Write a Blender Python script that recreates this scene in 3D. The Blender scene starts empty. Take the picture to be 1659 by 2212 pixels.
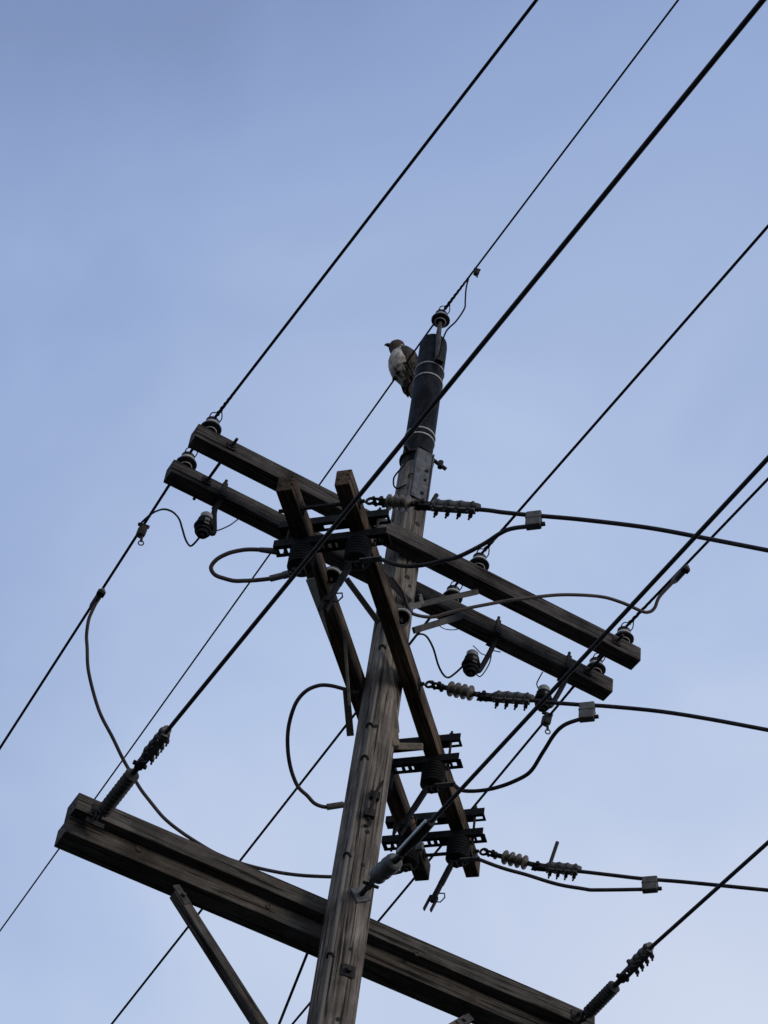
import bpy, bmesh, math, random
from mathutils import Vector as V, Matrix as M, noise
random.seed(4)
S = bpy.context.scene
COL = S.collection

# ------------------------------------------------------------------ camera
CX, CY, F = 829.5, 1106.0, 4800.0            # photo grid 1659 x 2212
RR = [V((0.860702, -0.498333, 0.104195)), V((0.437529, 0.619387, -0.651865)), V((0.260309, 0.606650, 0.751143))]
EYE = V((-3.689, -8.209, 1.6))
cd = bpy.data.cameras.new('camera'); cam = bpy.data.objects.new('camera', cd); COL.objects.link(cam)
rx, up, bk = RR[0], -RR[1], -RR[2]
cam.matrix_world = M(((rx.x, up.x, bk.x, EYE.x), (rx.y, up.y, bk.y, EYE.y), (rx.z, up.z, bk.z, EYE.z), (0, 0, 0, 1)))
cd.sensor_fit = 'VERTICAL'; cd.sensor_height = 36.0; cd.lens = F / 2212 * 36.0
cd.clip_start = 0.05; cd.clip_end = 6000
S.camera = cam

# ------------------------------------------------------------------ sky, sun, exposure
SUN_EL, SUN_AZ = math.radians(16), math.radians(150)     # low sun behind thin cloud, off to the right of the viewer
W = bpy.data.worlds.new('World'); S.world = W; W.use_nodes = True
nt = W.node_tree; nt.nodes.clear(); N = nt.nodes.new; L = nt.links.new
out = N('ShaderNodeOutputWorld'); bg = N('ShaderNodeBackground'); bg.inputs['Strength'].default_value = 0.1
sky = N('ShaderNodeTexSky'); sky.sky_type = 'NISHITA'; sky.sun_disc = False
sky.sun_elevation = SUN_EL; sky.sun_rotation = SUN_AZ
tc = N('ShaderNodeTexCoord')
dot = N('ShaderNodeVectorMath'); dot.operation = 'DOT_PRODUCT'; dot.inputs[1].default_value = (0.381, 0.322, -0.030)
L(tc.outputs['Generated'], dot.inputs[0])
n1 = N('ShaderNodeTexNoise'); n1.inputs['Scale'].default_value = 3.4; n1.inputs['Detail'].default_value = 4.5; n1.inputs['Roughness'].default_value = 0.5; n1.inputs['Distortion'].default_value = 0.6
mpw = N('ShaderNodeMapping'); mpw.inputs['Rotation'].default_value = (0.3, 0.5, 0.6); mpw.inputs['Scale'].default_value = (1.0, 0.55, 1.5)
L(tc.outputs['Generated'], mpw.inputs['Vector']); L(mpw.outputs['Vector'], n1.inputs['Vector'])
wob = N('ShaderNodeMath'); wob.operation = 'MULTIPLY_ADD'; wob.inputs[1].default_value = 0.20
hf = N('ShaderNodeMath'); hf.operation = 'ADD'; hf.inputs[1].default_value = 0.405; L(dot.outputs['Value'], hf.inputs[0])
L(n1.outputs['Fac'], wob.inputs[0]); L(hf.outputs['Value'], wob.inputs[2])
ramp = N('ShaderNodeValToRGB'); cr = ramp.color_ramp
def srgb(r, g, b):
    return tuple(((c / 255) / 12.92 if c <= 10 else ((c / 255 + 0.055) / 1.055) ** 2.4) for c in (r, g, b)) + (1,)
stops = [(0.0, (194, 200, 213)), (0.30, (138, 157, 195)), (0.52, (115, 138, 182)), (0.655, (128, 148, 190)), (0.69, (140, 161, 203)), (0.725, (150, 171, 212)), (0.765, (165, 184, 220)), (0.805, (181, 198, 229)), (0.845, (197, 209, 233)), (0.885, (209, 218, 237)), (1.0, (214, 221, 238))]
while len(cr.elements) < len(stops): cr.elements.new(0.5)
for e, (p_, c_) in zip(cr.elements, stops): e.position = p_; e.color = srgb(*c_)
L(wob.outputs['Value'], ramp.inputs['Fac'])
sc = N('ShaderNodeVectorMath'); sc.operation = 'SCALE'; sc.inputs['Scale'].default_value = 10.45
L(ramp.outputs['Color'], sc.inputs[0])
mix = N('ShaderNodeMix'); mix.data_type = 'RGBA'; mix.inputs['Factor'].default_value = 0.95    # veil of thin high cloud over the clear sky
L(sky.outputs['Color'], mix.inputs['A']); L(sc.outputs['Vector'], mix.inputs['B'])
L(mix.outputs['Result'], bg.inputs['Color']); L(bg.outputs['Background'], out.inputs['Surface'])
sd = bpy.data.lights.new('sun', 'SUN'); sun = bpy.data.objects.new('sun', sd); COL.objects.link(sun)
sd.energy = 1.1; sd.angle = math.radians(20); sd.color = (1.0, 0.88, 0.74)
sv = V((math.sin(SUN_AZ) * math.cos(SUN_EL), math.cos(SUN_AZ) * math.cos(SUN_EL), math.sin(SUN_EL)))
sun.rotation_euler = (-sv).to_track_quat('-Z', 'Y').to_euler(); sun.location = (20, -30, 20)
S.view_settings.view_transform = 'Standard'; S.view_settings.look = 'None'
S.view_settings.exposure = 0; S.view_settings.gamma = 1

# ------------------------------------------------------------------ where a sight line of the survey meets a plane
def ray(u, v): return RR[0] * ((u - CX) / F) + RR[1] * ((v - CY) / F) + RR[2]
def at(u, v, ax, val):
    d = ray(u, v); i = 'xyz'.index(ax); return EYE + d * ((val - EYE[i]) / d[i])
def onv(u, v, P, D):                       # vertical plane through P along D
    d = ray(u, v); n = V((D[1], -D[0], 0)); return EYE + d * ((P - EYE).dot(n) / d.dot(n))
def depth(P): return (P - EYE).dot(RR[2])
def between(uv, A, B, off=()):             # points on sight lines, depth sliding from A's to B's
    l = [0.0]
    for (a, b), (c, d) in zip(uv, uv[1:]): l.append(l[-1] + math.hypot(c - a, d - b))
    da, db = depth(A), depth(B); pts = []
    for k, (u, v) in enumerate(uv):
        t = l[k] / l[-1]; o = off[k] if k < len(off) else 0
        pts.append(EYE + ray(u, v) * (da + (db - da) * t + o))
    return pts
def spline(pts, n=8):
    P = [pts[0] * 2 - pts[1]] + list(pts) + [pts[-1] * 2 - pts[-2]]; o = []
    for i in range(1, len(P) - 2):
        a, b, c, d = P[i - 1:i + 3]
        for k in range(n):
            t = k / n
            o.append(0.5 * ((2 * b) + (c - a) * t + (2 * a - 5 * b + 4 * c - d) * t * t + (3 * b - a - 3 * c + d) * t ** 3))
    o.append(P[-2]); return o

# ------------------------------------------------------------------ mesh builder
class MB:
    def __init__(s): s.b = bmesh.new(); s.bev = False
    def box(s, c, size, mat=None, bev=0.0, seg=2):
        m = M.Translation(c) @ M.Diagonal((*size, 1))
        if mat: m = mat @ m
        r = bmesh.ops.create_cube(s.b, size=1, matrix=m)
        if bev:
            s.bev = True
            es = list({e for v in r['verts'] for e in v.link_edges})
            bmesh.ops.bevel(s.b, geom=es, offset=bev, segments=seg, affect='EDGES', profile=0.6)
        return s
    def ring(s, c, x, y, r, n):
        return [s.b.verts.new(c + x * (math.cos(2 * math.pi * k / n) * r) + y * (math.sin(2 * math.pi * k / n) * r)) for k in range(n)]
    def skin(s, A, B):
        n = len(A)
        for k in range(n): s.b.faces.new((A[k], A[(k + 1) % n], B[(k + 1) % n], B[k]))
    def tube(s, pts, r, n=8, closed=False):
        pts = [V(p) for p in pts]; R_ = r if hasattr(r, '__len__') else [r] * len(pts)
        t0 = (pts[1] - pts[0]).normalized(); x = t0.orthogonal().normalized(); prev = None; first = None
        for i, p in enumerate(pts):
            if closed: t = pts[(i + 1) % len(pts)] - pts[i - 1]
            else: t = pts[min(i + 1, len(pts) - 1)] - pts[max(i - 1, 0)]
            t.normalize(); x = (x - t * x.dot(t)).normalized(); y = t.cross(x)
            rg = s.ring(p, x, y, R_[i], n)
            if prev: s.skin(prev, rg)
            else: first = rg
            prev = rg
        if closed: s.skin(prev, first)
        else:
            s.b.faces.new(first[::-1]); s.b.faces.new(prev)
        return s
    def cyl(s, a, b, r, n=16, r2=None): return s.tube([a, b], [r, r if r2 is None else r2], n)
    def lathe(s, prof, n=24, mat=None):
        prev = None; mat = mat or M()
        for r, z in prof:
            rg = [s.b.verts.new(mat @ V((math.cos(2 * math.pi * k / n) * r, math.sin(2 * math.pi * k / n) * r, z))) for k in range(n)]
            if prev: s.skin(prev, rg)
            else: s.b.faces.new(rg[::-1])
            prev = rg
        s.b.faces.new(prev); return s
    def torus(s, c, nrm, R_, r, n=16, m=6, arc=2 * math.pi, start=0.0, ref=None):
        nrm = V(nrm).normalized(); x = (ref and V(ref)) or nrm.orthogonal(); x = (x - nrm * x.dot(nrm)).normalized(); y = nrm.cross(x)
        full = arc > 6.28
        pts = [V(c) + x * math.cos(start + arc * k / n) * R_ + y * math.sin(start + arc * k / n) * R_ for k in range(n if full else n + 1)]
        return s.tube(pts, r, m, closed=full)
    def build(s, name, mat, parent=None, at_=None, smooth=True, org=None):
        if org is not None: bmesh.ops.translate(s.b, verts=s.b.verts, vec=-V(org))
        bmesh.ops.recalc_face_normals(s.b, faces=s.b.faces)
        me = bpy.data.meshes.new(name); s.b.to_mesh(me); s.b.free()
        o = bpy.data.objects.new(name, me); COL.objects.link(o)
        for m_ in (mat if isinstance(mat, list) else [mat]): me.materials.append(m_)
        if smooth:
            for p in me.polygons: p.use_smooth = True
            me.set_sharp_from_angle(angle=math.radians(38))
            if s.bev: w = o.modifiers.new('weighted_normal', 'WEIGHTED_NORMAL'); w.keep_sharp = True
        if parent: o.parent = parent
        if org is not None and not parent: o.location = org
        if at_ is not None: o.matrix_world = at_
        return o
def tag(o, label, cat, group=None):
    o['label'] = label; o['category'] = cat
    if group: o['group'] = group
    return o
def thing(name, mat, label, cat, group=None):
    o = bpy.data.objects.new(name, None); COL.objects.link(o); o.empty_display_size = 0.1
    o.matrix_world = mat if isinstance(mat, M) else M.Translation(mat)
    return tag(o, label, cat, group)
def copy_tree(o, parent=None):
    c = o.copy(); COL.objects.link(c); c.parent = parent
    for ch in list(o.children): copy_tree(ch, c)
    return c
def frame(org, x, zh=V((0, 0, 1))):
    x = V(x).normalized(); y = V(zh).cross(x).normalized(); z = x.cross(y)
    return M(((x.x, y.x, z.x, org[0]), (x.y, y.y, z.y, org[1]), (x.z, y.z, z.z, org[2]), (0, 0, 0, 1)))

# ------------------------------------------------------------------ materials
def material(name, c1, c2, scale=(8, 8, 8), rough=0.8, metal=0.0, bump=0.0, lo=0.35, hi=0.65, detail=6, crack=None, c3=None, spec=0.4, blotch=0.0):
    m = bpy.data.materials.new(name); m.use_nodes = True; t = m.node_tree; b = t.nodes['Principled BSDF']; N = t.nodes.new; L = t.links.new
    co = N('ShaderNodeTexCoord'); mp = N('ShaderNodeMapping'); mp.inputs['Scale'].default_value = scale
    L(co.outputs['Object'], mp.inputs['Vector'])
    oi = N('ShaderNodeObjectInfo'); ad = N('ShaderNodeVectorMath'); ad.operation = 'ADD'
    ml = N('ShaderNodeMath'); ml.operation = 'MULTIPLY'; ml.inputs[1].default_value = 37.0; L(oi.outputs['Random'], ml.inputs[0])
    L(mp.outputs['Vector'], ad.inputs[0]); L(ml.outputs['Value'], ad.inputs[1])
    n = N('ShaderNodeTexNoise'); n.inputs['Scale'].default_value = 1; n.inputs['Detail'].default_value = detail; n.inputs['Roughness'].default_value = 0.6; n.inputs['Distortion'].default_value = 0.35 if crack else 0
    L(ad.outputs['Vector'], n.inputs['Vector'])
    r = N('ShaderNodeValToRGB'); r.color_ramp.elements[0].position = lo; r.color_ramp.elements[1].position = hi
    r.color_ramp.elements[0].color = (*c1, 1); r.color_ramp.elements[1].color = (*c2, 1)
    if c3: e = r.color_ramp.elements.new((lo + hi) / 2); e.color = (*c3, 1)
    L(n.outputs['Fac'], r.inputs['Fac']); col = r.outputs['Color']; h = n.outputs['Fac']
    if crack:
        m2 = N('ShaderNodeMapping'); m2.inputs['Scale'].default_value = crack; L(co.outputs['Object'], m2.inputs['Vector'])
        k = N('ShaderNodeTexNoise'); k.inputs['Scale'].default_value = 1; k.inputs['Detail'].default_value = 3; L(m2.outputs['Vector'], k.inputs['Vector'])
        kr = N('ShaderNodeValToRGB'); kr.color_ramp.elements[0].position = 0.36; kr.color_ramp.elements[1].position = 0.43
        kr.color_ramp.elements[0].color = (0.22, 0.21, 0.2, 1); kr.color_ramp.elements[1].color = (1, 1, 1, 1)
        L(k.outputs['Fac'], kr.inputs['Fac'])
        mu = N('ShaderNodeMix'); mu.data_type = 'RGBA'; mu.blend_type = 'MULTIPLY'; mu.inputs['Factor'].default_value = 1
        L(col, mu.inputs['A']); L(kr.outputs['Color'], mu.inputs['B']); col = mu.outputs['Result']
        hm = N('ShaderNodeMath'); hm.operation = 'MULTIPLY'; L(h, hm.inputs[0]); L(kr.outputs['Color'], hm.inputs[1]); h = hm.outputs['Value']
    if blotch:
        q = N('ShaderNodeTexNoise'); q.inputs['Scale'].default_value = blotch; q.inputs['Detail'].default_value = 5; q.inputs['Roughness'].default_value = 0.65
        av = N('ShaderNodeVectorMath'); av.operation = 'ADD'; L(co.outputs['Object'], av.inputs[0]); L(ml.outputs['Value'], av.inputs[1]); L(av.outputs['Vector'], q.inputs['Vector'])
        qr = N('ShaderNodeValToRGB'); qr.color_ramp.elements[0].position = 0.34; qr.color_ramp.elements[1].position = 0.66
        qr.color_ramp.elements[0].color = (0.5, 0.49, 0.48, 1); qr.color_ramp.elements[1].color = (1.35, 1.35, 1.35, 1); L(q.outputs['Fac'], qr.inputs['Fac'])
        mb = N('ShaderNodeMix'); mb.data_type = 'RGBA'; mb.blend_type = 'MULTIPLY'; mb.inputs['Factor'].default_value = 1; L(col, mb.inputs['A']); L(qr.outputs['Color'], mb.inputs['B']); col = mb.outputs['Result']
    L(col, b.inputs['Base Color']); b.inputs['Roughness'].default_value = rough; b.inputs['Metallic'].default_value = metal
    b.inputs['Specular IOR Level'].default_value = spec
    if bump:
        bp = N('ShaderNodeBump'); bp.inputs['Strength'].default_value = bump; bp.inputs['Distance'].default_value = 0.01
        L(h, bp.inputs['Height']); L(bp.outputs['Normal'], b.inputs['Normal'])
    return m
MT = dict(
    pole=material('weathered_pole_wood', (0.078, 0.068, 0.058), (0.335, 0.30, 0.255), (58, 58, 2.8), 0.95, bump=1.0, crack=(64, 64, 1.7), c3=(0.19, 0.17, 0.146), spec=0.15, blotch=3.0, lo=0.3, hi=0.7),
    arm=material('weathered_arm_wood', (0.042, 0.04, 0.037), (0.15, 0.141, 0.13), (4.0, 72, 72), 0.95, bump=1.0, crack=(2.2, 66, 66), c3=(0.092, 0.084, 0.076), spec=0.12, blotch=4.0, lo=0.3, hi=0.7),
    lowarm=material('weathered_heavy_wood', (0.042, 0.04, 0.036), (0.145, 0.136, 0.122), (3.6, 68, 68), 0.95, bump=1.0, crack=(1.9, 60, 60), c3=(0.10, 0.091, 0.078), spec=0.12, blotch=3.4, lo=0.3, hi=0.7),
    beam=material('brown_treated_wood', (0.042, 0.033, 0.025), (0.205, 0.152, 0.105), (4.0, 70, 70), 0.95, bump=0.9, crack=(2.2, 62, 62), c3=(0.105, 0.075, 0.051), spec=0.12, blotch=4.0, lo=0.3, hi=0.7),
    sleeve=material('black_pole_sleeve', (0.003, 0.0035, 0.004), (0.024, 0.027, 0.031), (20, 20, 7), 0.6, bump=0.9, lo=0.42, hi=0.66, detail=9, spec=0.1, blotch=7.0),
    worn=material('weathered_flat_steel', (0.04, 0.04, 0.039), (0.10, 0.097, 0.09), (20, 20, 20), 0.7, 0.3, bump=0.1),
    steel=material('dull_galvanised_steel', (0.06, 0.064, 0.068), (0.15, 0.157, 0.16), (22, 22, 22), 0.6, 0.4, bump=0.1),
    dark=material('dark_rusty_steel', (0.012, 0.012, 0.012), (0.036, 0.032, 0.029), (30, 30, 30), 0.75, 0.2, bump=0.2),
    black=material('black_polymer', (0.006, 0.0065, 0.007), (0.017, 0.018, 0.02), (20, 20, 20), 0.7, bump=0.05, spec=0.12),
    wire=material('dark_conductor', (0.010, 0.009, 0.012), (0.024, 0.02, 0.024), (30, 30, 30), 0.85, bump=0.1, spec=0.15),
    cable=material('covered_grey_cable', (0.024, 0.022, 0.024), (0.05, 0.046, 0.047), (18, 18, 18), 0.7, spec=0.25),
    jumper=material('brownish_jumper_cable', (0.055, 0.042, 0.040), (0.115, 0.09, 0.083), (9, 9, 9), 0.6, spec=0.3),
    band=material('pale_strapping', (0.6, 0.6, 0.6), (0.78, 0.78, 0.78), (20, 20, 20), 0.5),
    porc=material('dark_glazed_porcelain', (0.010, 0.009, 0.009), (0.03, 0.026, 0.025), (10, 10, 10), 0.25),
    pale=material('pale_porcelain', (0.42, 0.44, 0.42), (0.58, 0.6, 0.57), (14, 14, 14), 0.35),
    brown=material('brown_shed_polymer', (0.06, 0.052, 0.04), (0.14, 0.122, 0.095), (18, 18, 18), 0.5),
    shed=material('grey_shed_polymer', (0.024, 0.024, 0.022), (0.065, 0.064, 0.058), (18, 18, 18), 0.65, spec=0.25),
    caps=material('pale_green_cap', (0.20, 0.22, 0.20), (0.30, 0.32, 0.29), (12, 12, 12), 0.5),
    grey=material('grey_porcelain', (0.065, 0.074, 0.073), (0.12, 0.13, 0.128), (12, 12, 12), 0.5),
    alu=material('dull_aluminium', (0.07, 0.07, 0.062), (0.17, 0.167, 0.15), (24, 24, 24), 0.6, 0.3, bump=0.1),
    tapg=material('grey_tap_cover', (0.075, 0.075, 0.071), (0.14, 0.14, 0.132), (14, 14, 14), 0.7),
    fibre=material('pale_fibreglass', (0.40, 0.44, 0.41), (0.58, 0.61, 0.57), (6, 30, 30), 0.6),
    sliver=material('pale_wood_strip', (0.17, 0.145, 0.11), (0.36, 0.31, 0.235), (20, 20, 3), 0.85),
    mould=material('grey_moulding', (0.11, 0.106, 0.097), (0.22, 0.21, 0.19), (22, 22, 2), 0.85, bump=0.3, spec=0.2),
    ground=material('asphalt_and_verge', (0.022, 0.023, 0.022), (0.045, 0.045, 0.04), (0.6, 0.6, 0.6), 0.95),
)

# ------------------------------------------------------------------ the ground, out of frame below
g = MB(); vs = [g.b.verts.new((x, y, 0)) for x, y in ((-2500, -2500), (2500, -2500), (2500, 2500), (-2500, 2500))]; g.b.faces.new(vs)
go = g.build('ground', MT['ground'], smooth=False); go['kind'] = 'structure'

# ------------------------------------------------------------------ pole
def lean(z): return 0.007 * (z - 10.6) if z < 10.6 else 0.0
def prad(z): return 0.142 + (0.103 - 0.142) * min(z, 12.3) / 12.3
pole = thing('utility_pole', (0, 0, 0), 'tall weathered brown timber utility pole carrying all the crossarms', 'utility pole')
b = MB(); prev = None; nn = 96; zs = [i * 0.12 for i in range(103)] + [12.27, 12.30]
for z in zs:
    r = prad(z) * (0.72 if z > 12.29 else 0.9 if z > 12.26 else 1)
    rg = []
    for k in range(nn):
        a = 2 * math.pi * k / nn
        q = 1 + 0.02 * noise.noise(V((math.cos(a) * 1.6, math.sin(a) * 1.6, z * 0.5))) + 0.05 * min(0, noise.noise(V((math.cos(a) * 16, math.sin(a) * 16, z * 0.8 + 7))) + 0.18) + 0.008 * noise.noise(V((math.cos(a) * 22, math.sin(a) * 22, z * 2.2)))
        rg.append(b.b.verts.new((math.cos(a) * r * q + lean(z), math.sin(a) * r * q, z)))
    if prev: b.skin(prev, rg)
    else: b.b.faces.new(rg[::-1])
    prev = rg
b.b.faces.new(prev); b.build('shaft', MT['pole'], pole)
def face_dir(u, v):                         # outward direction on the pole seen at (u, v)
    lo = at(u, v, 'y', 0); z = lo.z
    for _ in range(6):
        r = prad(z); ex = EYE.x - lean(z); d = ray(u, v); A = d.x * d.x + d.y * d.y; B = 2 * (ex * d.x + EYE.y * d.y); C = ex ** 2 + EYE.y ** 2 - r * r
        D = max(B * B - 4 * A * C, 0); P = EYE + d * ((-B - math.sqrt(D)) / (2 * A)); z = P.z
    return P
# ground wire moulding with staples
mp = [face_dir(u, v) for u, v in ((889, 1036), (861, 1206), (826, 1402), (799, 1571), (788, 1640), (750, 1850), (714, 2067), (691, 2205))]
last = mp[-1]; mp.append(V((last.x * 1.15, last.y * 1.15, 4.0))); mp.append(V((last.x * 1.25, last.y * 1.25, 0.1)))
b = MB(); b.tube(mp, 0.0115, 10); b.build('ground_wire_moulding', MT['mould'], pole)
for u, v in ((889, 1031), (826, 1402), (799, 1571), (788, 1641), (750, 1851), (714, 2068)):
    P = face_dir(u, v); rd = V((P.x, P.y, 0)).normalized(); tn = V((-rd.y, rd.x, 0)); b = MB()
    pts = [P + tn * (0.02 * math.cos(t)) + rd * (0.019 * max(0, math.sin(t)) - 0.002) + V((0, 0, 0.016 * math.sin(t))) for t in [math.pi * k / 10 for k in range(11)]]
    b.tube(pts, 0.0055, 6); b.build('staple', MT['dark'], pole)
def bolt(P, r=0.014, l=0.02, washer=0.0, name='bolt'):
    rd = V((P.x, P.y, 0)).normalized(); b = MB()
    if washer: b.box((0, 0, 0.003), (washer, washer, 0.008), frame(P, rd.cross(V((0, 0, 1))), rd), 0.001)
    b.cyl(P - rd * 0.02, P + rd * l, r, 8); return b.build(name, MT['dark'], pole)
for u, v, r in ((902, 1132, 0.017), (880, 1247, 0.017), (885, 1266, 0.011), (812, 1569, 0.012), (794, 1797, 0.013), (784, 1868, 0.011), (758, 2050, 0.010), (730, 2202, 0.012)):
    bolt(face_dir(u, v), r, 0.004)  # flush dark discs, mostly drilled holes with their inner shade put into colour
bolt(face_dir(752, 2098), 0.016, 0.03, 0.07); 
# old fittings left on the pole above the middle dead end
P = face_dir(797, 1760); Q = face_dir(808, 1722); rd = V((P.x, P.y, 0)).normalized()
b = MB(); b.box((0, 0, 0.012), (0.06, 0.05, 0.03), frame(P, rd.cross(V((0, 0, 1))), rd), 0.004); b.tube([P + rd * 0.02, Q + rd * 0.05, face_dir(818, 1708) + rd * 0.08], [0.011, 0.01, 0.008], 8)
b.box((0, 0, 0.012), (0.055, 0.05, 0.03), frame(Q, rd.cross(V((0, 0, 1))), rd), 0.004)
b.torus(face_dir(790, 1777) + rd * 0.01, rd, 0.026, 0.007, 10, 6, math.pi * 1.1, 0.4); b.build('clevis', MT['dark'], pole)
# old notch strips that hug the timber
# ------------------------------------------------------------------ black extension on the pole top
ext = thing('pole_top_extension', (0, 0, 12.2), 'black sleeve with white straps on the pole top beside the hawk', 'pole sleeve')
b = MB(); b.lathe([(0.094, 0.0), (0.095, 0.02), (0.093, 1.365), (0.088, 1.41), (0.06, 1.425)], 40); b.build('sleeve', MT['sleeve'], ext)
for u, v in ((934, 782), (931, 806), (921, 926), (920, 938)):
    z = at(u, v, 'y', -0.092).z - 12.2; b = MB(); b.torus((0, 0, z), (0.03 if v < 900 else -0.03, 0, 1), 0.0955, 0.0055, 40, 6); b.build('strap', MT['band'], ext)
z = 0.155; b = MB(); b.torus((0, 0, z), (0, 0, 1), 0.099, 0.012, 36, 8); b.cyl((0.07, -0.08, z), (0.175, -0.075, z - 0.02), 0.013, 8); b.cyl((0.13, -0.078, z - 0.035), (0.132, -0.078, z + 0.02), 0.018, 8)
b.cyl((-0.085, -0.05, z), (-0.125, -0.07, z + 0.01), 0.016, 8); b.cyl((-0.02, -0.09, z + 0.05), (0.03, -0.105, z + 0.01), 0.02, 8); b.build('clamp_band', MT['dark'], ext)
b = MB(); fm = frame((0.004, -0.098, -0.075), (1, 0, 0)); 
b.box((0, -0.012, 0), (0.10, 0.008, 0.46), fm, 0.002); b.box((0.054, 0.0, 0), (0.008, 0.05, 0.46), fm, 0.002); b.box((-0.054, 0.004, 0), (0.008, 0.04, 0.46), fm, 0.002)
b.build('channel_bracket', MT['steel'], ext)
for dx, dz, r in ((0.022, 0.05, 0.012), (0.02, -0.04, 0.009), (0.012, -0.17, 0.012)):
    b = MB(); b.cyl((0.004 + dx, -0.11, -0.075 + dz), (0.004 + dx, -0.124, -0.075 + dz), r, 8); b.build('bolt', MT['dark'], ext)  # dark studs set at the bracket's holes, standing in for the shade inside

# ------------------------------------------------------------------ crossarms
def timber(name, c, size, rotz, mat, label, cat, group=None, bev=0.006, roll=0.0, jitter=0.003, tilt=0.0):
    b = MB(); b.box((0, 0, 0), size, None, bev, 2)
    nseg = 14
    es = [e for e in b.b.edges if abs(e.verts[0].co.x - e.verts[1].co.x) > size[0] * 0.8]
    bmesh.ops.subdivide_edges(b.b, edges=es, cuts=nseg, use_grid_fill=True)
    s0 = random.random() * 50
    for v in b.b.verts:
        v.co.y += jitter * noise.noise(V((v.co.x * 1.3 + s0, v.co.z * 8, 1))); v.co.z += jitter * noise.noise(V((v.co.x * 1.3 + s0, v.co.y * 8, 9)))
    o = b.build(name, mat, None, smooth=False); o.location = c; o.rotation_euler = (roll, tilt, rotz); return tag(o, label, cat, group)
timber('crossarm', (0.044, -0.1575, 11.402), (3.076, 0.105, 0.114), 0, MT['arm'], 'upper weathered crossarm crossing in front of the pole', 'crossarm', 'paired upper crossarms')
timber('crossarm', (0.047, 0.1575, 11.392), (3.085, 0.105, 0.114), 0, MT['arm'], 'upper weathered crossarm passing behind the pole with three arresters hanging below', 'crossarm', 'paired upper crossarms')
timber('heavy_crossarm', (0.038, 0.2087, 8.8365), (3.076, 0.143, 0.104), 0, MT['lowarm'], 'upper heavy timber of the lowest double crossarm behind the pole', 'crossarm', 'lowest double crossarm', 0.005, tilt=-0.0205)
timber('heavy_crossarm', (0.040, 0.275, 8.7315), (3.076, 0.15, 0.104), 0, MT['lowarm'], 'lower heavy timber of the lowest double crossarm, set back under the other', 'crossarm', 'lowest double crossarm', 0.005, tilt=-0.0205)
for o in [q for q in COL.objects if q.name.startswith('heavy_crossarm')]:
    y = 0.1372 if o.location.z > 8.78 else 0.2
    for u, v, r in (((301.5, 1834, 0.016),) if y > 0.15 else ()) + (((580, 1958, 0.012),) if y > 0.15 else ((900, 2060, 0.012),)):
        P = at(u, v, 'y', y - 0.0025); b = MB(); b.torus(P, (0, 1, 0), r, 0.005, 18, 6); b.cyl(P + V((0, 0.004, 0)), P + V((0, 0.0015, 0)), r * 0.6, 12)
        c = b.build('knot', MT['arm'], None, org=P); c.parent = o; bpy.context.view_layer.update(); c.matrix_parent_inverse = o.matrix_world.inverted()
for x, ln in ((-1.27, 0.0), (1.40, 0.0)):
    t = thing('spacer_bolt', (x, 0, 11.40), 'long dark bolt joining the paired upper crossarms at their %s end' % ('left' if x < 0 else 'right'), 'bolt', 'crossarm spacer bolts')
    b = MB(); b.cyl((0, -0.285, 0), (0, 0.275, 0), 0.0095, 8); b.build('rod', MT['dark'], t)
    for y in (-0.219, 0.097, -0.097, 0.219):
        b = MB(); b.box((0, y, 0), (0.055, 0.007, 0.055), None, 0.001); b.cyl((0, y - 0.012, 0), (0, y + 0.012, 0), 0.018, 6); b.build('nut', MT['dark'], t)

# diagonal double beams (alley arms)
TH = math.radians(45.95); DD = V((math.cos(TH), math.sin(TH), 0)); NN = V((DD.y, -DD.x, 0))
def beamP(s, o, z): return DD * s + NN * o + V((0, 0, z))
timber('diagonal_timber', beamP(0.038, -0.152, 10.371), (3.145, 0.089, 0.12), TH, MT['beam'], 'brown diagonal timber beam passing behind the pole', 'timber beam', 'diagonal double beams')
timber('diagonal_timber', beamP(0.044, 0.162, 10.371), (3.14, 0.084, 0.12), TH, MT['beam'], 'brown diagonal timber beam crossing in front of the pole, three insulator strings on it', 'timber beam', 'diagonal double beams')
for i, s in enumerate((-1.3548, 0.0087, 1.4418)):
    lab = ['topmost eye bolt through both diagonal beams', 'eye bolt through the diagonal beams right beside the pole', 'lowest eye bolt through the diagonal beams near their far ends'][i]
    t = thing('eye_bolt', frame(beamP(s, 0, 10.365), NN), lab, 'bolt', 'eye bolts through the diagonal beams')
    b = MB()
    if i != 1: b.cyl((-0.235, 0, 0), (0.235, 0, 0), 0.011, 8)
    else: b.cyl((0.09, 0, 0), (0.235, 0, 0), 0.011, 8)
    b.build('rod', MT['dark'], t)
    for x in ((-0.2, -0.1, 0.115, 0.208) if i != 1 else (0.208,)):
        b = MB(); b.box((x, 0, 0), (0.006, 0.055, 0.055), None, 0.001); b.cyl((x - 0.01, 0, 0), (x + 0.01, 0, 0), 0.018, 6); b.build('nut', MT['dark'], t)

# braces of the lowest crossarm
for sx in (-1, 1):
    top = V((sx * 0.85 - 0.005, 0.24, 8.60)); bot = V((sx * 0.09, 0.10, 7.72)); d = bot - top
    lab = 'dark timber brace rising from the pole to the %s half of the lowest crossarm' % ('left' if sx < 0 else 'right')
    t = thing('crossarm_brace', frame((top + bot) / 2, d, V((0, -1, 0.2))), lab, 'brace', 'braces of the lowest crossarm')
    b = MB(); b.box((0, 0, 0), (d.length, 0.058, 0.055), None, 0.004); b.build('strut', MT['lowarm'], t)
    b = MB(); b.box((-d.length / 2 + 0.03, 0, 0.0305), (0.12, 0.045, 0.006), None, 0.001); b.cyl((-d.length / 2 + 0.04, 0, -0.04), (-d.length / 2 + 0.04, 0, 0.05), 0.011, 8); b.build('end_plate', MT['worn'], t)

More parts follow.
